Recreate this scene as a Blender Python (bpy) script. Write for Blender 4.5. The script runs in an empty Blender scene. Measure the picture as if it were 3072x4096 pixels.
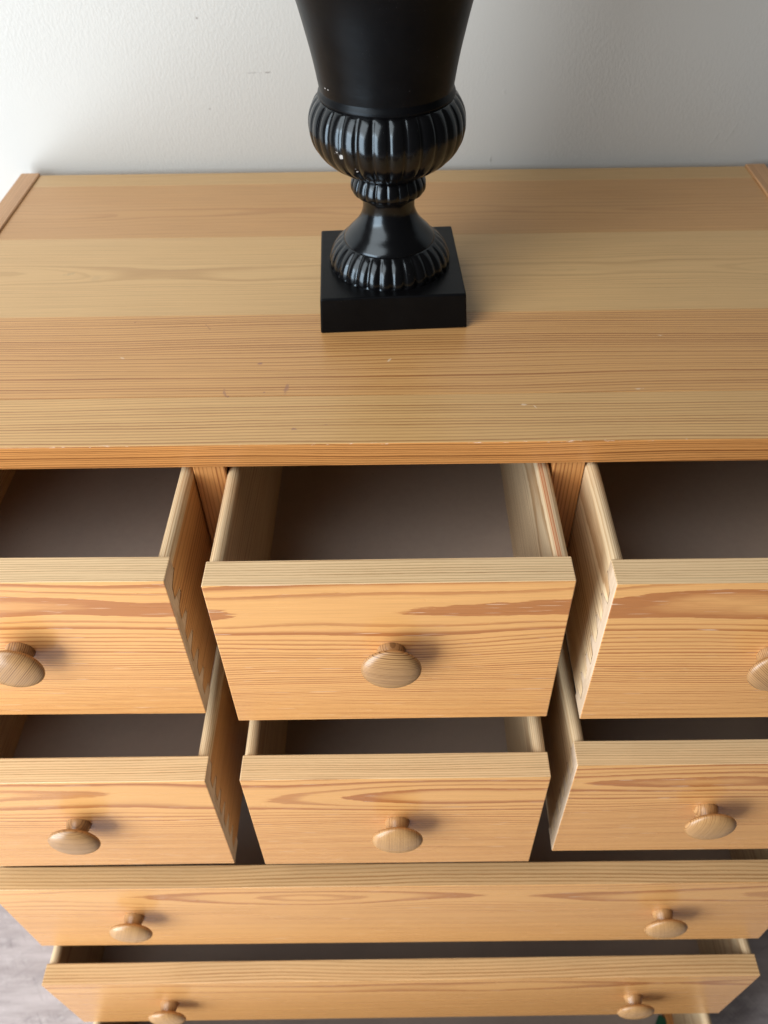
import bpy, bmesh, math, random
from mathutils import Vector, Matrix
R = math.radians
random.seed(4)
scene = bpy.context.scene
col = scene.collection
PI = math.pi

# ------------------------------------------------------------------ camera
cam_d = bpy.data.cameras.new("camera")
cam = bpy.data.objects.new("camera", cam_d)
col.objects.link(cam)
rx = Vector((0.9999, -0.0065, -0.0104)); up = Vector((0.012, 0.7144, 0.6996)); fw = Vector((-0.0029, 0.6997, -0.7144))
rx.normalize(); fw.normalize(); up = rx.cross(fw)
mt = Matrix((rx, up, -fw)).transposed().to_4x4()
mt.translation = (0.0089, -0.5503, 0.4744)
cam.matrix_world = mt
cam_d.sensor_fit = 'HORIZONTAL'
cam_d.sensor_width = 9.1
cam_d.lens = 9.1 * 3266.27 / 3072
cam_d.shift_x = -54.5 / 3072
cam_d.clip_start = 0.02; cam_d.clip_end = 50
cam_d.dof.use_dof = True
cam_d.dof.focus_distance = 0.70
cam_d.dof.aperture_fstop = 2.3
scene.camera = cam

# ------------------------------------------------------------------ light: one tall window to the left, room bounce
world = bpy.data.worlds.new("World"); scene.world = world; world.use_nodes = True
bg = world.node_tree.nodes["Background"]
bg.inputs[0].default_value = (1.0, 0.93, 0.86, 1); bg.inputs[1].default_value = 0.045
def area(name, loc, target, sx, sy, power, color):
    d = bpy.data.lights.new(name, 'AREA'); d.shape = 'RECTANGLE'; d.size = sx; d.size_y = sy
    d.energy = power; d.color = color
    o = bpy.data.objects.new(name, d); col.objects.link(o); o.location = loc
    o.rotation_euler = (Vector(target) - Vector(loc)).to_track_quat('-Z', 'Y').to_euler()
    return o
area("window_light", (-1.85, -1.50, -0.06), (0.0, 0.05, -0.1), 1.55, 2.3, 116, (0.87, 0.945, 1.0))
area("ceiling_bounce", (-1.05, -0.85, 1.25), (0.0, 0.1, 0.0), 1.4, 1.5, 32, (1.0, 0.965, 0.92))
scene.view_settings.view_transform = 'Standard'; scene.view_settings.look = 'None'
scene.view_settings.exposure = 0.0; scene.view_settings.gamma = 1.0
scene.view_settings.use_curve_mapping = False
scene.cycles.max_bounces = 8; scene.cycles.diffuse_bounces = 5

# ------------------------------------------------------------------ node helper
class NT:
    def __init__(s, name):
        s.mat = bpy.data.materials.new(name); s.mat.use_nodes = True
        s.t = s.mat.node_tree; s.t.nodes.clear()
        s.out = s.t.nodes.new('ShaderNodeOutputMaterial')
        s.b = s.t.nodes.new('ShaderNodeBsdfPrincipled')
        s.t.links.new(s.b.outputs[0], s.out.inputs[0])
    def put(s, sock, v):
        if v is None: return
        if hasattr(v, 'is_output') or isinstance(v, bpy.types.NodeSocket): s.t.links.new(v, sock)
        else: sock.default_value = v
    def m(s, op, a, b=None, c=None, clamp=False):
        n = s.t.nodes.new('ShaderNodeMath'); n.operation = op; n.use_clamp = clamp
        for i, v in enumerate((a, b, c)): s.put(n.inputs[i], v)
        return n.outputs[0]
    def sep(s, v):
        n = s.t.nodes.new('ShaderNodeSeparateXYZ'); s.put(n.inputs[0], v); return n.outputs
    def comb(s, x, y, z):
        n = s.t.nodes.new('ShaderNodeCombineXYZ')
        for i, v in enumerate((x, y, z)): s.put(n.inputs[i], v)
        return n.outputs[0]
    def vm(s, op, a, b=None):
        n = s.t.nodes.new('ShaderNodeVectorMath'); n.operation = op
        s.put(n.inputs[0], a); s.put(n.inputs[1], b)
        return n.outputs[1] if op in ('LENGTH', 'DISTANCE') else n.outputs[0]
    def obj(s):
        return s.t.nodes.new('ShaderNodeTexCoord').outputs['Object']
    def attr(s, name):
        n = s.t.nodes.new('ShaderNodeAttribute'); n.attribute_type = 'OBJECT'; n.attribute_name = name
        return n.outputs['Vector']
    def noise(s, v, scale=1.0, detail=2.0, rough=0.5):
        n = s.t.nodes.new('ShaderNodeTexNoise'); s.put(n.inputs['Vector'], v)
        n.inputs['Scale'].default_value = scale; n.inputs['Detail'].default_value = detail
        n.inputs['Roughness'].default_value = rough
        return n.outputs[0]
    def white(s, w):
        n = s.t.nodes.new('ShaderNodeTexWhiteNoise'); n.noise_dimensions = '1D'; s.put(n.inputs['W'], w); return n.outputs[0]
    def ramp(s, f, stops, interp='LINEAR'):
        n = s.t.nodes.new('ShaderNodeValToRGB'); s.put(n.inputs[0], f); e = n.color_ramp.elements
        n.color_ramp.interpolation = interp
        while len(e) < len(stops): e.new(0.5)
        for i, (p, c) in enumerate(stops):
            e[i].position = p; e[i].color = (c, c, c, 1) if isinstance(c, (int, float)) else (*c, 1)
        return n.outputs[0]
    def mix(s, f, a, b, mode='MIX'):
        n = s.t.nodes.new('ShaderNodeMix'); n.data_type = 'RGBA'; n.blend_type = mode
        s.put(n.inputs[0], f)
        s.put(n.inputs[6], (*a, 1) if isinstance(a, tuple) else a); s.put(n.inputs[7], (*b, 1) if isinstance(b, tuple) else b)
        return n.outputs[2]
    def rng(s, v, a, b, c=0.0, d=1.0, smooth=True):
        n = s.t.nodes.new('ShaderNodeMapRange'); n.interpolation_type = 'SMOOTHSTEP' if smooth else 'LINEAR'
        s.put(n.inputs[0], v)
        for i, x in enumerate((a, b, c, d)): s.put(n.inputs[i + 1], x)
        return n.outputs[0]
    def bump(s, h, strength, dist, normal=None):
        n = s.t.nodes.new('ShaderNodeBump'); n.inputs['Strength'].default_value = strength
        n.inputs['Distance'].default_value = dist; s.put(n.inputs['Height'], h); s.put(n.inputs['Normal'], normal)
        return n.outputs[0]
    def spots(s, P, lst, wob=0.35):
        """soft elliptic marks at fixed places: (x, y, half length, half width, angle, strength)"""
        x, y, z = s.sep(P)
        w = s.noise(P, 260.0, 3.0, 0.65)
        out = None
        for (cx, cy, a, b, ang, st) in lst:
            ca, sa = math.cos(ang), math.sin(ang)
            dx = s.m('SUBTRACT', x, cx); dy = s.m('SUBTRACT', y, cy)
            u = s.m('MULTIPLY', s.m('ADD', s.m('MULTIPLY', dx, ca), s.m('MULTIPLY', dy, sa)), 1 / a)
            v = s.m('MULTIPLY', s.m('SUBTRACT', s.m('MULTIPLY', dy, ca), s.m('MULTIPLY', dx, sa)), 1 / b)
            d = s.m('SQRT', s.m('ADD', s.m('MULTIPLY', u, u), s.m('MULTIPLY', v, v)))
            d = s.m('ADD', d, s.m('MULTIPLY', s.m('SUBTRACT', w, 0.5), 2.6 * wob / 0.35))
            k = s.rng(d, 0.35, 1.1, st, 0.0)
            out = k if out is None else s.m('MAXIMUM', out, k)
        return out

# ------------------------------------------------------------------ pine
def pine(name, axis='x', center=(0.05, -0.025), squash=(1.0, 1.0), freq=420, growth=0.0, warp=0.014,
         early=(0.66, 0.385, 0.175), late=(0.37, 0.155, 0.055), contrast=1.0, gloss=0.32, spec=0.5, lines=1.0,
         width=0.5, phase=0.0, marks=None, chips=None, pores=0.0, edge=None, stripe=None, jag=1.0, wl=1.0, irregular=1.0):
    s = NT(name)
    P = s.vm('ADD', s.obj(), s.attr('grain'))
    x, y, z = s.sep(P)
    L, A, B = {'x': (x, y, z), 'y': (y, x, z), 'z': (z, x, y)}[axis]
    V = s.comb(s.m('MULTIPLY', L, 2.3 * wl), s.m('MULTIPLY', A, 9.0), s.m('MULTIPLY', B, 9.0))
    n1 = s.noise(V, 1.0, 1.5, 0.35)
    n2 = s.noise(s.vm('ADD', V, (7.3, 2.1, 5.7)), 1.5, 1.5, 0.35)
    a = s.m('MULTIPLY', s.m('ADD', s.m('SUBTRACT', A, center[0]), s.m('MULTIPLY', s.m('SUBTRACT', n1, 0.5), warp)), squash[0])
    b = s.m('MULTIPLY', s.m('ADD', s.m('SUBTRACT', B, center[1]), s.m('MULTIPLY', s.m('SUBTRACT', n2, 0.5), warp)), squash[1])
    r = s.m('SQRT', s.m('ADD', s.m('MULTIPLY', a, a), s.m('MULTIPLY', b, b)))
    # short wobble and ragged ring edges
    j1 = s.noise(s.comb(s.m('MULTIPLY', L, 14.0), s.m('MULTIPLY', A, 60.0), s.m('MULTIPLY', B, 60.0)), 1.0, 3.0, 0.6)
    j2 = s.noise(s.comb(s.m('MULTIPLY', L, 45.0), s.m('MULTIPLY', A, 700.0), s.m('MULTIPLY', B, 700.0)), 1.0, 2.0, 0.6)
    rr = s.m('ADD', r, s.m('MULTIPLY', s.m('SUBTRACT', j1, 0.5), 0.0012 * jag))
    rr = s.m('ADD', rr, s.m('MULTIPLY', s.m('SUBTRACT', j2, 0.5), 0.0007 * jag))
    t = s.m('MULTIPLY', rr, s.m('ADD', freq, s.m('MULTIPLY', rr, growth)))
    # uneven ring widths
    t = s.m('ADD', t, s.m('MULTIPLY', s.noise(s.comb(s.m('MULTIPLY', t, 0.37), 0.0, 3.0), 1.0, 1.0), 1.5 * irregular))
    t = s.m('ADD', t, phase)
    ring = s.m('FLOOR', t); fr = s.m('FRACT', t)
    rnd = s.white(ring)
    start = s.m('SUBTRACT', 1.0 - width, s.m('MULTIPLY', s.m('SUBTRACT', rnd, 0.5), 0.35))
    rise = s.rng(fr, start, 0.84, 0.0, 1.0)
    fall = s.rng(fr, 0.955, 1.0, 1.0, 0.0)
    lw = s.m('MULTIPLY', rise, fall)
    slow = s.noise(s.comb(s.m('MULTIPLY', L, 3.0), s.m('MULTIPLY', A, 22.0), s.m('MULTIPLY', B, 22.0)), 1.3, 2.0)
    amt = s.m('MULTIPLY', s.m('MULTIPLY', lw, s.rng(rnd, 0.0, 1.0, 0.6, 1.15)), s.rng(slow, 0.3, 0.7, 0.75 * contrast, 1.1 * contrast))
    amt = s.m('MULTIPLY', amt, lines, clamp=True)
    c = s.mix(amt, early, late)
    # broad tint change and fine fibres
    tint = s.noise(s.comb(s.m('MULTIPLY', L, 1.2), s.m('MULTIPLY', A, 14.0), s.m('MULTIPLY', B, 14.0)), 1.0, 2.0)
    c = s.mix(s.rng(tint, 0.3, 0.7, 0.0, 0.16), c, tuple(q * 0.80 for q in early))
    fib = s.noise(s.comb(s.m('MULTIPLY', L, 9.0), s.m('MULTIPLY', A, 620.0), s.m('MULTIPLY', B, 620.0)), 1.0, 2.0, 0.6)
    f3 = s.rng(fib, 0.25, 0.75, 0.88, 1.10, smooth=False)
    c = s.mix(1.0, c, s.comb(f3, f3, f3), 'MULTIPLY')
    if pores:
        po = s.noise(s.comb(s.m('MULTIPLY', L, 22.0), s.m('MULTIPLY', A, 800.0), s.m('MULTIPLY', B, 800.0)), 1.0, 1.0)
        c = s.mix(s.m('MULTIPLY', s.m('MULTIPLY', s.rng(po, 0.655, 0.70), s.rng(amt, 0.6, 0.9)), pores), c, (0.80, 0.62, 0.45))
    if stripe:   # a dark resinous streak running with the grain: (x, z, half width)
        ox, oy, oz = s.sep(s.obj())
        du = s.m('SUBTRACT', s.m('ADD', s.m('SUBTRACT', ox, stripe[0]), s.m('MULTIPLY', oy, 0.012)), s.m('MULTIPLY', s.m('SUBTRACT', n1, 0.5), 0.004))
        st = s.rng(s.m('ABSOLUTE', du), stripe[2] * 0.55, stripe[2], 1.0, 0.0)
        st = s.m('MULTIPLY', st, s.rng(s.m('ABSOLUTE', s.m('SUBTRACT', oz, stripe[1])), 0.010, 0.016, 1.0, 0.0))
        two = s.rng(s.m('ABSOLUTE', s.m('SUBTRACT', s.m('ABSOLUTE', du), stripe[2] * 0.42)), 0.0, stripe[2] * 0.25, 1.0, 0.45)
        c = s.mix(s.m('MULTIPLY', st, two), c, (0.40, 0.115, 0.03))
    if marks:
        for (mc, lst) in marks: c = s.mix(s.spots(s.obj(), lst), c, mc)
    if chips:   # worn pale nicks along an edge: (axis index 1 value, half height)
        e = s.m('ABSOLUTE', s.m('SUBTRACT', y, chips[0])); e2 = s.m('ABSOLUTE', s.m('SUBTRACT', z, chips[1]))
        k = s.m('ADD', e, e2)
        w = s.noise(s.comb(s.m('MULTIPLY', x, 70.0), s.m('MULTIPLY', y, 350.0), s.m('MULTIPLY', z, 350.0)), 1.0, 4.0, 0.7)
        w2 = s.noise(s.comb(s.m('MULTIPLY', x, 9.0), 0.0, 0.0), 1.0, 2.0)
        on = s.m('MULTIPLY', s.rng(s.m('ADD', w, s.m('MULTIPLY', w2, 0.4)), 0.80, 0.86), s.rng(k, 0.0008, 0.0018, 1.0, 0.0))
        c = s.mix(s.m('MULTIPLY', on, 0.8), c, (0.80, 0.62, 0.50))
    s.put(s.b.inputs['Base Color'], c)
    rgh = s.m('ADD', gloss, s.m('MULTIPLY', s.m('SUBTRACT', slow, 0.5), 0.12))
    s.put(s.b.inputs['Roughness'], rgh)
    s.b.inputs['Specular IOR Level'].default_value = spec
    h = s.m('ADD', s.m('MULTIPLY', amt, 0.6), s.m('MULTIPLY', fib, 0.4))
    s.put(s.b.inputs['Normal'], s.bump(h, 0.12, 0.0006))
    return s.mat

FRONT = dict(axis='x', early=(0.665, 0.342, 0.120), late=(0.39, 0.145, 0.045), gloss=0.27, lines=1.25, pores=0.55)
M = {}
M['front_a'] = pine("pine_front_upper", center=(0.075, -0.030), squash=(1.0, 1.0), freq=165, growth=850, warp=0.024, width=0.60, phase=0.42, irregular=0.75, **FRONT)
M['front_b'] = pine("pine_front_second", center=(0.075, -0.034), squash=(1.0, 1.0), freq=175, growth=800, warp=0.022, width=0.58, **FRONT)
M['front_c'] = pine("pine_front_wide", center=(0.078, -0.030), squash=(1.0, 1.0), freq=165, growth=1000, warp=0.022, width=0.55, contrast=0.85, **FRONT)
M['edge'] = pine("pine_front_edge", axis='x', center=(0.090, -0.060), freq=500, warp=0.010, early=(0.80, 0.575, 0.325), late=(0.40, 0.23, 0.098), width=0.55, gloss=0.3, contrast=0.78)  # paler sapwood, plus the sheen of upward faces put into the colour
M['edge_c'] = pine("pine_front_edge_orange", axis='x', center=(0.090, -0.060), freq=300, warp=0.016, early=(0.70, 0.45, 0.22), late=(0.40, 0.20, 0.075), width=0.55, gloss=0.28)  # same for the wide fronts: wood tone with upward sheen painted in
M['end'] = pine("pine_end_grain", axis='z', center=(0.05, 0.02), freq=420, warp=0.02, early=(0.58, 0.44, 0.31), late=(0.40, 0.27, 0.16), gloss=0.75, jag=2.5, lines=0.6)
M['side'] = pine("pine_drawer_side", axis='y', center=(0.055, -0.015), freq=520, growth=0, warp=0.020, early=(0.72, 0.545, 0.335), late=(0.45, 0.255, 0.115), gloss=0.5, width=0.6, contrast=0.85)
M['side_bounce'] = pine('pine_drawer_side_bounce', axis='y', center=(0.055, 0.06), freq=260, warp=0.014, early=(0.60, 0.325, 0.125), late=(0.34, 0.13, 0.04), gloss=0.45, width=0.55)  # orange bounce in the shade between drawers, painted into the side's colour
M['side_s'] = pine('pine_drawer_side_streaked', axis='y', center=(0.09, -0.02), freq=430, warp=0.016, early=(0.74, 0.575, 0.37), late=(0.45, 0.27, 0.13), gloss=0.5, width=0.6, stripe=(0.1415, -0.008, 0.0026))
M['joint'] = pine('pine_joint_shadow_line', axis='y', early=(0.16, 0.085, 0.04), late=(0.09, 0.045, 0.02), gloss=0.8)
M['carcass'] = pine("pine_carcass", axis='z', center=(0.02, 0.07), freq=260, warp=0.012, early=(0.60, 0.285, 0.095), late=(0.33, 0.115, 0.03), gloss=0.35)
M['strip'] = pine("pine_side_top", axis='y', center=(0.01, -0.05), freq=420, warp=0.012, early=(0.60, 0.34, 0.16), late=(0.38, 0.18, 0.07), gloss=0.34)
M['knob'] = pine("pine_knob", axis='x', center=(-0.01, 0.055), freq=560, growth=0, warp=0.012, early=(0.39, 0.215, 0.090), late=(0.13, 0.055, 0.018), gloss=0.3, width=0.5, jag=0.5)
M['knob_b'] = pine("pine_knob_plain", axis='y', center=(0.006, 0.004), freq=620, growth=0, warp=0.008, early=(0.48, 0.270, 0.112), late=(0.23, 0.10, 0.033), gloss=0.28, width=0.45, jag=0.4)

STAIN = [((0.27, 0.13, 0.11), [(-0.1277, 0.1229, .0035, .0022, 0.3, .75), (-0.1569, 0.0760, .0016, .0075, 0.3, .55), (-0.1530, 0.0700, .0025, .0016, 0.2, .6),
          (-0.0983, 0.0815, .0026, .0085, -0.15, .55), (-0.0863, 0.0211, .0035, .0018, 0.0, .7), (-0.1190, 0.0760, .0012, .0012, 0, .6), (-0.0572, 0.0265, .0028, .0012, .2, .4)]),
         ((0.80, 0.66, 0.50), [(-0.0002, 0.1257, .0012, .0045, -0.5, .7), (0.2786, 0.1636, .0030, .0014, 0.0, .7), (0.2371, 0.0747, .0042, .0016, 0.1, .6),
          (0.1254, 0.0525, .0026, .0014, 0.0, .6), (0.1356, 0.0489, .0008, .0030, 0.5, .8), (-0.2676, 0.1348, .0032, .0010, -0.5, .6)])]
DENT = [((0.36, 0.17, 0.07), [(-0.1906, 0.190, .0011, .0085, 0.55, .7), (-0.2689, 0.1994, .0012, .0022, 0.0, .8)])]
KNOT = [((0.42, 0.29, 0.15), [(-0.367, 0.3029, .0080, .0030, 0.35, .45), (-0.3339, 0.2921, .0075, .0070, 0.0, .22)])]
TOP = [  # y0, y1, material
    (0.000, 0.0705, pine("pine_board_pale_lines", center=(-0.075, -0.05), contrast=0.84, freq=270, warp=0.012, early=(0.67, 0.415, 0.175), late=(0.34, 0.15, 0.050), width=0.6, gloss=0.32, chips=(0.0, 0.0), marks=STAIN)),
    (0.0705, 0.2120, pine("pine_board_orange_lines", center=(-0.14, -0.06), contrast=0.84, freq=250, warp=0.016, early=(0.65, 0.362, 0.138), late=(0.33, 0.130, 0.040), width=0.6, gloss=0.32, marks=STAIN + DENT)),
    (0.2120, 0.3870, pine("pine_board_pale", center=(0.30, -0.035), freq=330, warp=0.020, early=(0.65, 0.420, 0.188), late=(0.47, 0.27, 0.11), contrast=0.6, gloss=0.32, marks=KNOT)),
    (0.3870, 0.5350, pine("pine_board_rosy", center=(0.45, -0.03), freq=300, warp=0.018, early=(0.58, 0.325, 0.130), late=(0.43, 0.20, 0.072), contrast=0.55, gloss=0.32)),
    (0.5350, 0.5720, pine("pine_board_back", center=(0.60, -0.05), freq=330, warp=0.018, early=(0.60, 0.385, 0.170), late=(0.46, 0.27, 0.11), contrast=0.55, gloss=0.32)),
]
M['top_front'] = pine("pine_top_front_edge", axis='x', center=(0.05, -0.17), freq=380, warp=0.010, lines=1.3, early=(0.63, 0.285, 0.088), late=(0.28, 0.105, 0.028), width=0.6, gloss=0.3, chips=(0.0, 0.0))  # same board as the pale top; its missing sheen painted as deeper orange

def hardboard():
    s = NT("drawer_bottom_board")
    n = s.noise(s.obj(), 120.0, 4.0, 0.6); n2 = s.noise(s.obj(), 7.0, 2.0)
    c = s.mix(n, (0.36, 0.305, 0.275), (0.42, 0.36, 0.325))
    c = s.mix(s.rng(n2, .35, .7, 0, .3), c, (0.56, 0.475, 0.42))
    speck = s.noise(s.obj(), 330.0, 2.0, 0.6)
    c = s.mix(s.rng(speck, 0.74, 0.78, 0, .8), c, (0.10, 0.075, 0.06))
    s.put(s.b.inputs['Base Color'], c); s.b.inputs['Roughness'].default_value = 0.28
    s.put(s.b.inputs['Normal'], s.bump(n, 0.05, 0.0005))
    return s.mat
M['hardboard'] = hardboard()

def black_paint(name, rough, spec):
    s = NT(name)
    P = s.obj(); x, y, z = s.sep(P)
    n = s.noise(P, 45.0, 4.0, 0.6)
    brush = s.noise(s.comb(s.m('MULTIPLY', x, 40.0), s.m('MULTIPLY', y, 40.0), s.m('MULTIPLY', z, 260.0)), 1.0, 3.0)
    c = s.mix(n, (0.0016, 0.0016, 0.0021), (0.004, 0.0037, 0.0040))
    dust = s.noise(P, 900.0, 2.0, 0.7); dust2 = s.noise(P, 22.0, 2.0)
    c = s.mix(s.m('MULTIPLY', s.rng(dust, 0.70, 0.76), s.rng(dust2, 0.5, 0.7, 0, .6)), c, (0.20, 0.20, 0.20))
    # chips showing the pale plaster under the paint
    pts = [(-0.0445, -0.0560, 0.176, .0026), (-0.0415, -0.0585, 0.1725, .0019), (-0.0470, -0.0545, 0.181, .0013), (-0.0285, -0.062, 0.163, .0014), (-0.0275, -0.0615, 0.160, .0009),
           (-0.0600, -0.0120, 0.229, .0011), (-0.0615, -0.0140, 0.235, .0009), (-0.0540, -0.0330, 0.222, .0007), (-0.0510, -0.0370, 0.222, .0006), (0.020, -0.060, 0.228, .0008)]
    w = s.noise(P, 420.0, 3.0, 0.7); k = None
    for (a, b, cc, rad) in pts:
        d = s.vm('DISTANCE', P, (a, b, cc))
        d = s.m('ADD', s.m('DIVIDE', d, rad), s.m('MULTIPLY', s.m('SUBTRACT', w, 0.5), 2.2))
        q = s.rng(d, 0.75, 1.15, 1.0, 0.0); k = q if k is None else s.m('MAXIMUM', k, q)
    c = s.mix(s.m('MULTIPLY', k, 0.85), c, (0.50, 0.49, 0.48))
    s.put(s.b.inputs['Base Color'], c)
    s.put(s.b.inputs['Roughness'], s.m('ADD', rough, s.m('MULTIPLY', n, 0.16)))
    s.b.inputs['Specular IOR Level'].default_value = spec
    s.b.inputs['Specular Tint'].default_value = (0.74, 0.88, 1.0, 1)
    nb = s.bump(brush, 0.10, 0.0006)
    s.put(s.b.inputs['Normal'], s.bump(n, 0.12, 0.0012, nb))
    return s.mat
M['black'] = black_paint('black_satin_paint', 0.12, 0.50)
M['matt'] = black_paint('black_matt_paint', 0.26, 0.15)

def wall_paint():
    s = NT("painted_plaster")
    P = s.obj(); x, y, z = s.sep(P)
    V = s.comb(x, y, s.m('MULTIPLY', z, 0.55))
    w = s.noise(P, 60.0, 2.0)
    Vw = s.vm('ADD', V, s.comb(s.m('MULTIPLY', w, 0.004), 0.0, 0.0))
    a = s.noise(Vw, 300.0, 3.0, 0.55)
    a = s.rng(a, 0.38, 0.66)
    patch = s.rng(s.noise(P, 4.5, 3.0), 0.38, 0.68, 0.12, 1.0)
    fine = s.noise(P, 700.0, 2.0)
    h = s.m('ADD', s.m('MULTIPLY', a, patch), s.m('MULTIPLY', fine, 0.12))
    PX = s.comb(x, z, 0.0)
    lumps = s.spots(PX, [(0.1521, 0.0939, .0030, .0045, 0, 1.0), (0.1405, 0.006, .0018, .010, 0, 1.0), (0.4652, 0.0392, .0020, .014, -0.4, 1.0), (0.4440, 0.030, .0016, .008, -0.5, .8)])
    h = s.m('ADD', h, s.m('MULTIPLY', lumps, 2.0))
    c = s.mix(s.noise(P, 6.0, 3.0), (0.455, 0.45, 0.43), (0.485, 0.48, 0.46))
    nick = s.spots(PX, [(-0.2344, 0.1838, .0020, .0014, 0, .9), (-0.1738, 0.1209, .012, .0010, 0, .35), (-0.1545, 0.1212, .0045, .0010, 0.05, .8), (-0.2366, 0.0777, .0020, .0012, 0, .6), (0.1405, 0.006, .001, .004, 0, .6)])
    c = s.mix(nick, c, (0.20, 0.18, 0.17))
    s.put(s.b.inputs['Base Color'], c); s.b.inputs['Roughness'].default_value = 0.5
    s.put(s.b.inputs['Normal'], s.bump(h, 0.20, 0.0008))
    return s.mat
M['wall'] = wall_paint()

def floor_mat():
    s = NT("grey_floor")
    P = s.obj(); x, y, z = s.sep(P)
    V = s.comb(s.m('MULTIPLY', x, 5.0), s.m('MULTIPLY', y, 45.0), 0.0)
    n = s.noise(V, 1.0, 6.0, 0.7); n2 = s.noise(s.comb(s.m('MULTIPLY', x, 9.0), s.m('MULTIPLY', y, 26.0), 0.0), 1.0, 5.0, 0.65); n3 = s.noise(P, 60.0, 4.0, 0.7)
    c = s.mix(s.rng(n, 0.3, 0.7), (0.33, 0.285, 0.285), (0.50, 0.445, 0.45))
    c = s.mix(s.rng(n2, 0.5, 0.72, 0, 0.75), c, (0.26, 0.23, 0.24))
    c = s.mix(s.rng(n3, 0.55, 0.72, 0, 0.45), c, (0.56, 0.52, 0.52))
    k = None                                  # long thin scratches
    for (ax, ay, sc) in ((0.8, 0.6, 3.0), (-0.6, 0.8, 4.0)):
        u = s.m('ADD', s.m('MULTIPLY', x, ax), s.m('MULTIPLY', y, ay)); v = s.m('ADD', s.m('MULTIPLY', x, -ay), s.m('MULTIPLY', y, ax))
        q = s.noise(s.comb(s.m('MULTIPLY', u, sc), s.m('MULTIPLY', v, 70.0), sc), 1.0, 2.0)
        q = s.rng(s.m('ABSOLUTE', s.m('SUBTRACT', q, 0.5)), 0.0, 0.012, 0.55, 0.0); k = q if k is None else s.m('MAXIMUM', k, q)
    c = s.mix(s.m('MULTIPLY', k, s.rng(n2, 0.4, 0.6)), c, (0.18, 0.155, 0.16))
    s.put(s.b.inputs['Base Color'], c); s.b.inputs['Roughness'].default_value = 0.5
    s.put(s.b.inputs['Normal'], s.bump(s.m('ADD', n, n3), 0.15, 0.001))
    return s.mat
M['floor'] = floor_mat()
def plain(name, c, rough, amp=0.1, scale=60):
    s = NT(name); n = s.noise(s.obj(), scale, 3.0)
    s.put(s.b.inputs['Base Color'], s.mix(n, tuple(q * (1 - amp) for q in c), tuple(q * (1 + amp) for q in c)))
    s.b.inputs['Roughness'].default_value = rough
    return s.mat
M['green'] = plain("green_cover", (0.004, 0.085, 0.045), 0.45)

# ------------------------------------------------------------------ mesh helpers
def link(name, bm, mats, parent=None, loc=(0, 0, 0), grain=(0, 0, 0), smooth=False):
    me = bpy.data.meshes.new(name); bm.to_mesh(me); bm.free()
    for m_ in (mats if isinstance(mats, (list, tuple)) else [mats]): me.materials.append(m_)
    if smooth:
        for p in me.polygons: p.use_smooth = True
    o = bpy.data.objects.new(name, me); col.objects.link(o); o.location = loc
    if parent: o.parent = parent
    o['grain'] = [float(g) for g in grain]
    return o
def empty(name, loc, parent=None):
    o = bpy.data.objects.new(name, None); col.objects.link(o); o.location = loc; o.empty_display_size = 0.05
    if parent: o.parent = parent
    return o
def box_bm(x0, x1, y0, y1, z0, z1, bev=0.0008, seg=2, bm=None):
    own = bm is None
    b2 = bmesh.new()
    bmesh.ops.create_cube(b2, size=1.0)
    for v in b2.verts:
        v.co = Vector((x0 if v.co.x < 0 else x1, y0 if v.co.y < 0 else y1, z0 if v.co.z < 0 else z1))
    if bev: bmesh.ops.bevel(b2, geom=b2.edges[:], offset=bev, segments=seg, profile=0.5, affect='EDGES')
    if own: return b2
    me = bpy.data.meshes.new("tmp"); b2.to_mesh(me); b2.free(); bm.from_mesh(me); bpy.data.meshes.remove(me)
    return bm
def prism_bm(profile, axis, a0, a1, bm):
    """extrude a 2-D outline along an axis; outline (u, v) in the other two axes' order"""
    def pt(u, v, w):
        return {'x': (w, u, v), 'y': (u, w, v), 'z': (u, v, w)}[axis]
    A = [bm.verts.new(pt(u, v, a0)) for u, v in profile]; B = [bm.verts.new(pt(u, v, a1)) for u, v in profile]
    n = len(profile)
    fs = [bm.faces.new(A), bm.faces.new(B[::-1])]
    for i in range(n): fs.append(bm.faces.new((A[i], B[i], B[(i + 1) % n], A[(i + 1) % n])))
    return fs
def lathe_bm(profile, seg, bm=None, flute=None):
    """revolve (r, z) about z; flute(i, theta) gives a radius factor"""
    bm = bm or bmesh.new(); rings = []
    for (i, (r, z)) in enumerate(profile):
        if r < 1e-6: rings.append([bm.verts.new((0, 0, z))]); continue
        ring = []
        for k in range(seg):
            th = 2 * PI * k / seg; q = r * (flute(i, th) if flute else 1.0)
            ring.append(bm.verts.new((q * math.cos(th), q * math.sin(th), z)))
        rings.append(ring)
    for a, b in zip(rings, rings[1:]):
        if len(a) == 1 and len(b) == 1: continue
        for k in range(seg):
            k2 = (k + 1) % seg
            if len(a) == 1: bm.faces.new((a[0], b[k2], b[k]))
            elif len(b) == 1: bm.faces.new((a[k], a[k2], b[0]))
            else: bm.faces.new((a[k], a[k2], b[k2], b[k]))
    bmesh.ops.recalc_face_normals(bm, faces=bm.faces[:])
    return bm
def spline(pts, n):
    """Catmull-Rom through (r, z) points"""
    out = []
    P = [pts[0]] + list(pts) + [pts[-1]]
    for i in range(1, len(P) - 2):
        for k in range(n):
            t = k / n; q = []
            for d in (0, 1):
                p0, p1, p2, p3 = P[i - 1][d], P[i][d], P[i + 1][d], P[i + 2][d]
                q.append(0.5 * (2 * p1 + (p2 - p0) * t + (2 * p0 - 5 * p1 + 4 * p2 - p3) * t * t + (3 * p1 - p0 - 3 * p2 + p3) * t ** 3))
            out.append(tuple(q))
    out.append(pts[-1]); return out

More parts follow.
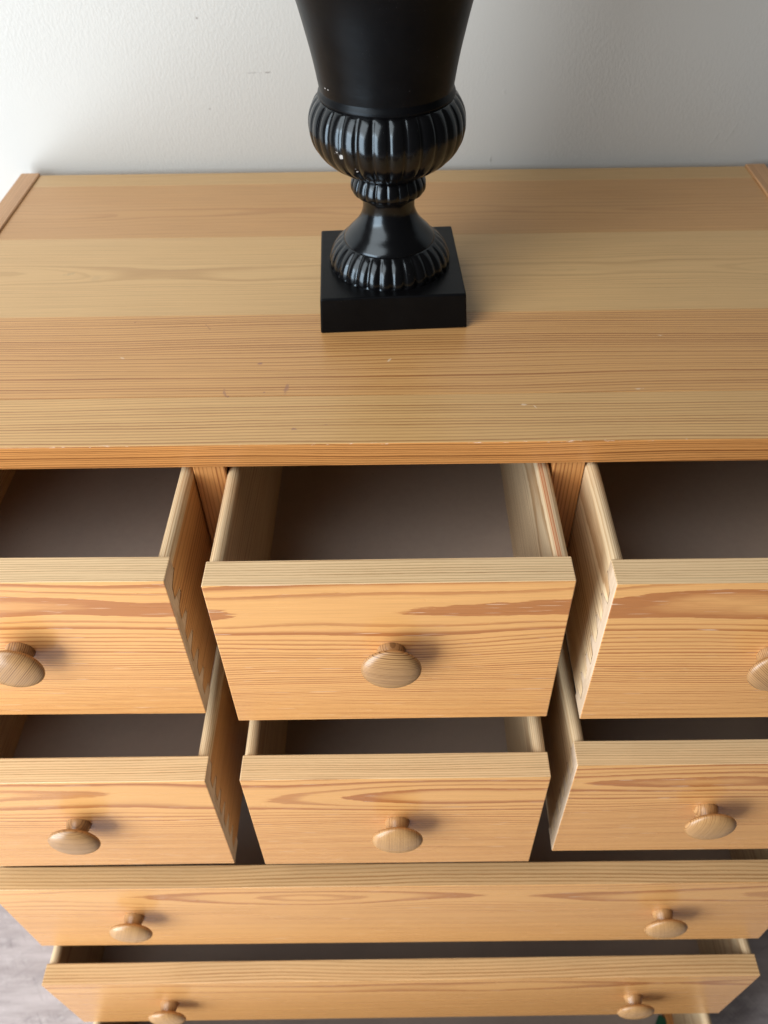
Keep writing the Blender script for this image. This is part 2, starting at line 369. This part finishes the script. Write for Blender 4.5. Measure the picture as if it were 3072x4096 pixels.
# ------------------------------------------------------------------ setting
FZ = -1.25
def sheet(name, verts, mat):
    bm = bmesh.new(); bm.faces.new([bm.verts.new(v) for v in verts])
    o = link(name, bm, mat); o['kind'] = 'structure'; return o
YW = 0.590
sheet("floor", [(-3, -3, FZ), (3, -3, FZ), (3, YW + .05, FZ), (-3, YW + .05, FZ)], M['floor'])
bm = box_bm(-3, 3, YW, YW + 0.12, FZ - 0.05, 1.4, bev=0)
w = link("wall", bm, M['wall']); w['kind'] = 'structure'
w['label'] = 'off-white painted plaster wall with stippled texture behind the chest'

# ------------------------------------------------------------------ chest of drawers
CH = (0.0045, 0.286, FZ)
chest = empty("chest_of_drawers", CH)
chest['label'] = 'pine chest of drawers with round knobs and every drawer pulled out'
chest['category'] = 'chest of drawers'
def part(name, bm, mats, grain=(0, 0, 0), **k):
    return link(name, bm, mats, chest, tuple(-c for c in CH), grain, **k)
XL, XR, OL, OR = -0.4815, 0.4890, -0.5075, 0.5160
TS = 0.0264
for i, (y0, y1, mat) in enumerate(TOP):
    bm = box_bm(XL + .0006, XR - .0006, y0, y1 - 0.00015, -TS, 0, bev=0.0002 if i else 0.0009)
    mats = [mat]
    if i == 0:
        mats.append(M['top_front'])
        for f in bm.faces:
            if f.calc_center_median().y < 0.001 and f.normal.y < -0.75: f.material_index = 1
    part("top_board", bm, mats, (0.37 * i, 0, 0))
for xa, xb in ((OL, XL), (XR, OR)):
    part("side_panel", box_bm(xa, xb, 0.0, 0.574, FZ, 0.0028, bev=0.0016), M['strip'], (0.3 if xa < 0 else 1.1, 0, 0))
part("back_panel", box_bm(XL, XR, 0.558, 0.566, FZ + .03, -TS - .001, bev=0), M['hardboard'])
XDL, XDR = (-0.1806, -0.1513), (0.1500, 0.1790)
for xa, xb in (XDL, XDR):
    part("divider", box_bm(xa, xb, 0.003, 0.555, -0.500, -TS - .0003, bev=0.001), M['carcass'], (0.0 if xa < 0 else .31, 0, .2))
ROW = [-0.0298, -0.2669, -0.5134, -0.7485, -0.9850]
HF = 0.2030
for k in range(4):
    z1 = ROW[k] - HF - 0.003; z0 = ROW[k + 1] + 0.003
    segs = ((XL, XDL[0]), (XDL[1], XDR[0]), (XDR[1], XR)) if k == 0 else ((XL, XR),)
    for xa, xb in segs:
        part("rail", box_bm(xa + .0004, xb - .0004, 0.006, 0.06, z0, z1, bev=0.0008), M['carcass'], (.1, .3, 0))
part("plinth_rail", box_bm(XL + .0004, XR - .0004, 0.02, 0.045, FZ, -1.192, bev=0.0008), M['carcass'])

# ------------------------------------------------------------------ drawers
TF, TSD = 0.0268, 0.0128
def knob_bm():
    pr = [(0.0, 0.0), (0.0126, 0.0), (0.0129, 0.0007), (0.0120, 0.0045), (0.0106, 0.0090), (0.0098, 0.0118), (0.0104, 0.0128), (0.0165, 0.0138),
          (0.0222, 0.0154), (0.0254, 0.0176), (0.0262, 0.0193), (0.0256, 0.0211), (0.0230, 0.0234), (0.0184, 0.0253), (0.0122, 0.0266), (0.006, 0.0272), (0.0, 0.0273)]
    sp = [pr[0], pr[1], pr[2]] + spline(pr[3:-1], 3) + [pr[-1]]
    bm = lathe_bm(sp, 48)
    # turned about z, then laid so that the head points to -y
    bmesh.ops.rotate(bm, verts=bm.verts[:], cent=(0, 0, 0), matrix=Matrix.Rotation(R(90), 3, 'X'))
    return bm
def front_bm(xa, xb, h):
    bm = box_bm(xa, xb, 0, TF, -h, 0, bev=0.0009)
    for f in bm.faces:
        n = f.normal; c = f.calc_center_median()
        if n.z > 0.75: f.material_index = 1
        elif abs(n.x) > 0.75: f.material_index = 2
    return bm
def side_bm(xo, inward, z0, z1, y0, y1):
    # slot 0 wood, slot 1 the dark line round each dovetail
    """drawer side with a rounded top, dovetail tongues let into the front's end"""
    bm = bmesh.new(); xi = xo + inward * TSD; lo, hi = min(xo, xi), max(xo, xi); c = (lo + hi) / 2; r = TSD / 2
    out = [(lo, z0), (hi, z0)] + [(c + r * math.cos(PI * k / 10), z1 - r + r * math.sin(PI * k / 10)) for k in range(11)]
    prism_bm(out, 'y', y0, y1, bm)
    bm.normal_update()
    for fc in bm.faces:
        if fc.calc_center_median().z > z1 - r: fc.material_index = 2
    n = 6; hh = (z1 - z0 - 0.016) / n
    for k in range(n):
        zb = z0 + 0.006 + k * hh
        f = xo - inward * 0.0004; g = xo + inward * 0.006
        rg = random.Random(k + int(abs(xo) * 1e4)); tip = 0.0165 + rg.uniform(-.002, .002)
        prof = [(y0 + .001, zb + .10 * hh), (y0 - tip, zb + .30 * hh), (y0 - tip + .002, zb + .70 * hh), (y0 + .001, zb + .92 * hh)]
        prism_bm(prof, 'x', min(f, g), max(f, g), bm)
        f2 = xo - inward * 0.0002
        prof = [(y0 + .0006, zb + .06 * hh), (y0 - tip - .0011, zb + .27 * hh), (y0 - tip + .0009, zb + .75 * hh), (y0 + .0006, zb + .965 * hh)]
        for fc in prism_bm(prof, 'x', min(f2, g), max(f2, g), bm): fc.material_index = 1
    bmesh.ops.recalc_face_normals(bm, faces=bm.faces[:])
    return bm
knob_mesh = None
def drawer(xa, xb, y, zt, h, knobs, mat, edge, gx, pose=(0, 0, 0, 0, 0, 0), woods=('side', 'side'), label=None, depth=0.50):
    cx = (xa + xb) / 2
    d = empty("drawer", (cx + pose[0] - CH[0], y + pose[1] - CH[1], zt + pose[2] - CH[2]), chest)
    d.rotation_euler = (pose[3], pose[5], pose[4])     # an old drawer hangs a little out of true
    if label: d['label'] = label
    hx = (xb - xa) / 2
    link("drawer_front", front_bm(-hx, hx, h), [mat, edge, M['end']], d, grain=(cx + gx, 0, 0))
    rg = random.Random(int(cx * 1000) + int(zt * 7000))
    for s_ in (-1, 1):
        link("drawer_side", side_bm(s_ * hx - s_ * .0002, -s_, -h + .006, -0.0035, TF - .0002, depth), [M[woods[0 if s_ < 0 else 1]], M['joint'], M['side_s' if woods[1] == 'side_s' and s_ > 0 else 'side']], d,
             grain=(s_ * .02 + rg.uniform(-.05, .05), rg.uniform(0, 3), rg.uniform(-.03, .03)))
    link("drawer_back", box_bm(-hx + TSD, hx - TSD, depth - .016, depth - .001, -h + .03, -0.02, bev=.0006), M['side'], d)
    link("drawer_bottom", box_bm(-hx + TSD - .002, hx - TSD + .002, TF - .003, depth - .001, -h + .014, -h + .019, bev=0), M['hardboard'], d)
    for (kx, kd, kr, alt) in knobs:
        k = link("knob", knob_bm(), M['knob_b'] if alt else M['knob'], d, (kx - cx, 0.0004, -kd), grain=(rg.uniform(0, 5), rg.uniform(-.004, .004), rg.uniform(-.01, .01)), smooth=True)
        k.rotation_euler = (0, kr, 0)
GXA, GXB, GXC, GXD = 0.35, 2.1, 4.4, 6.3
D = drawer
SO = ('side', 'side_bounce')
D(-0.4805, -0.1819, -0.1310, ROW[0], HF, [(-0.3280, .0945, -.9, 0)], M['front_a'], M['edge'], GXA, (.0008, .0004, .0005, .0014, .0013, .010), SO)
D(-0.1500, 0.1500, -0.1368, ROW[0], HF, [(0.0005, .0915, .12, 0)], M['front_a'], M['edge'], GXA, (-.0008, .0016, -.0011, -.0138, .0027, -.0009), ('side', 'side_s'))
D(0.1796, 0.4842, -0.1404, ROW[0], HF, [(0.3310, .0970, .8, 0)], M['front_a'], M['edge'], GXA, (-.0006, -.0026, .0037, -.0039, -.0027, -.0027))
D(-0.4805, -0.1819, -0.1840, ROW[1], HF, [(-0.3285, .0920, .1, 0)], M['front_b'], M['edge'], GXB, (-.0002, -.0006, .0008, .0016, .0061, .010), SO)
D(-0.1500, 0.1500, -0.1841, ROW[1], HF, [(0.0012, .0955, .0, 1)], M['front_b'], M['edge'], GXB, (.0014, -.0001, .0008, -.0053, .0016, .0027))
D(0.1796, 0.4842, -0.1725, ROW[1], HF, [(0.3283, .0975, .2, 1)], M['front_b'], M['edge'], GXB, (-.0018, -.0016, .0028, -.0027, -.0017, -.0014))
D(-0.4806, 0.4842, -0.1952, ROW[2], 0.202, [(-0.3292, .0920, .3, 1), (0.3314, .0970, -.2, 1)], M['front_c'], M['edge_c'], GXC)
D(-0.4806, 0.4842, -0.2321, ROW[3], 0.202, [(-0.3290, .0980, -.3, 1), (0.3318, .0970, .2, 1)], M['front_c'], M['edge_c'], GXD, (.0018, -.0010, .0011, .0100, .0046, .0050))
D(-0.4806, 0.4842, -0.3050, ROW[4], 0.202, [(-0.3290, .0980, .5, 1), (0.3318, .0960, -.1, 1)], M['front_c'], M['edge_c'], 8.2)
low = [o for o in chest.children if o.name.startswith('drawer')][-1]
link('drawer_runner', box_bm(.457, .4692, .03, .47, -.1835, -.170, bev=.0008), M['carcass'], low)

# ------------------------------------------------------------------ small box in the lowest drawer
ZB = ROW[4] - 0.202 + 0.0192
E_ = (math.cos(R(-31)), math.sin(R(-31)))
bk = empty("small_box", (0.4490 + E_[0] * .0115 + E_[1] * .05, -0.1835 + E_[1] * .0115 - E_[0] * .05, ZB))
bk['label'] = 'small dark green box lying in the lowest drawer, only its corner showing'; bk['category'] = 'box'
bk.rotation_euler = (0, 0, R(-31))
link("box_base", box_bm(-.0112, .0112, -.0497, .0497, 0, 0.005, bev=.0004), M['green'], bk)
link("box_lid", box_bm(-.0115, .0115, -.05, .05, 0.0052, 0.0105, bev=.0005), M['green'], bk)

# ------------------------------------------------------------------ urn
urn = empty("urn", (0.0012, 0.2535, 0.0002))
urn['label'] = 'black painted pedestal urn with fluted bowl on a square plinth'; urn['category'] = 'urn'
bm = box_bm(-.076, .076, -.076, .076, 0, 0.0385, bev=0)
for v in bm.verts:
    if v.co.z > 0.01: v.co.x *= 0.0738 / 0.076; v.co.y *= 0.0738 / 0.076
bmesh.ops.bevel(bm, geom=bm.edges[:], offset=0.0018, segments=3, profile=0.5, affect='EDGES')
pl_ = link("plinth", bm, M['matt'], urn, smooth=False); pl_.rotation_euler = (0, 0, R(2.9))
SEG = 240
def lobes(n, depth, prof_amp, phase=0.0):
    def f(i, th):
        u = (th * n / (2 * PI) + phase) % 1.0
        a = abs(2 * u - 1)               # 0 at the crest, 1 in the groove
        bulge = 1 - 0.45 * a ** 2 - 0.55 * a ** 9
        return 1.0 - depth * prof_amp[i] * (1 - bulge)
    return f
# foot: low collar, gadrooned ring, then the plain concave stem
pr = spline([(0.0635, 0.0380), (0.0640, 0.0415), (0.0628, 0.0480), (0.0590, 0.0560), (0.0540, 0.0620), (0.0490, 0.0660)], 8)
amp = [min(1, k / 6) * min(1, (len(pr) - 1 - k) / 7 + .25) for k in range(len(pr))]
link("fluted_foot", lathe_bm(pr + [(0.044, 0.0665)], SEG, flute=lobes(30, 0.055, amp + [0.0], .3)), M['black'], urn, smooth=True)
pr = [(0.0435, 0.0640), (0.0470, 0.0648)] + spline([(0.0474, 0.0665), (0.0462, 0.0690), (0.0420, 0.0740), (0.0362, 0.0800), (0.0308, 0.0870), (0.0272, 0.0950), (0.0262, 0.1015), (0.0270, 0.1090), (0.0296, 0.1140), (0.0320, 0.1160)], 6)
link("stem", lathe_bm(pr, 96), M['black'], urn, smooth=True)
pr = spline([(0.0300, 0.1145), (0.0345, 0.1150), (0.0372, 0.1185), (0.0378, 0.1225), (0.0368, 0.1275), (0.0345, 0.1325), (0.0325, 0.1350)], 6)
amp = [min(1, k / 8) * min(1, (len(pr) - 1 - k) / 8) for k in range(len(pr))]
link("fluted_collar", lathe_bm(pr, SEG, flute=lobes(20, 0.055, amp, .1)), M['black'], urn, smooth=True)
pr = [(0.0300, 0.1340), (0.0340, 0.1342)] + spline([(0.0345, 0.1360), (0.0420, 0.1395), (0.0530, 0.1455), (0.0635, 0.1540), (0.0710, 0.1645), (0.0743, 0.1760), (0.0745, 0.1850), (0.0728, 0.1930), (0.0695, 0.2000), (0.0655, 0.2050), (0.0620, 0.2070)], 7)
amp = [0, 0] + [min(1, k / 10) * min(1, (len(pr) - 3 - k) / 9) for k in range(len(pr) - 2)]
link("fluted_bowl", lathe_bm(pr, SEG, flute=lobes(30, 0.042, amp, .35)), M['black'], urn, smooth=True)
pr = [(0.0560, 0.2050), (0.0632, 0.2062), (0.0640, 0.2080), (0.0634, 0.2105), (0.0621, 0.2128)] + spline([(0.0619, 0.2140), (0.0629, 0.2200), (0.0648, 0.2320), (0.0675, 0.2460), (0.0704, 0.2590), (0.0735, 0.2725), (0.0770, 0.2860), (0.0820, 0.3010), (0.0890, 0.3170), (0.0990, 0.3330), (0.1090, 0.3430)], 6)
pr += [(0.1140, 0.3450), (0.1155, 0.3490), (0.1130, 0.3520), (0.1060, 0.3510), (0.0960, 0.3400), (0.0850, 0.3200), (0.0750, 0.2950), (0.0660, 0.2600), (0.0560, 0.2250), (0.0, 0.2200)]
link("vase_body", lathe_bm(pr, 128), M['matt'], urn, smooth=True)
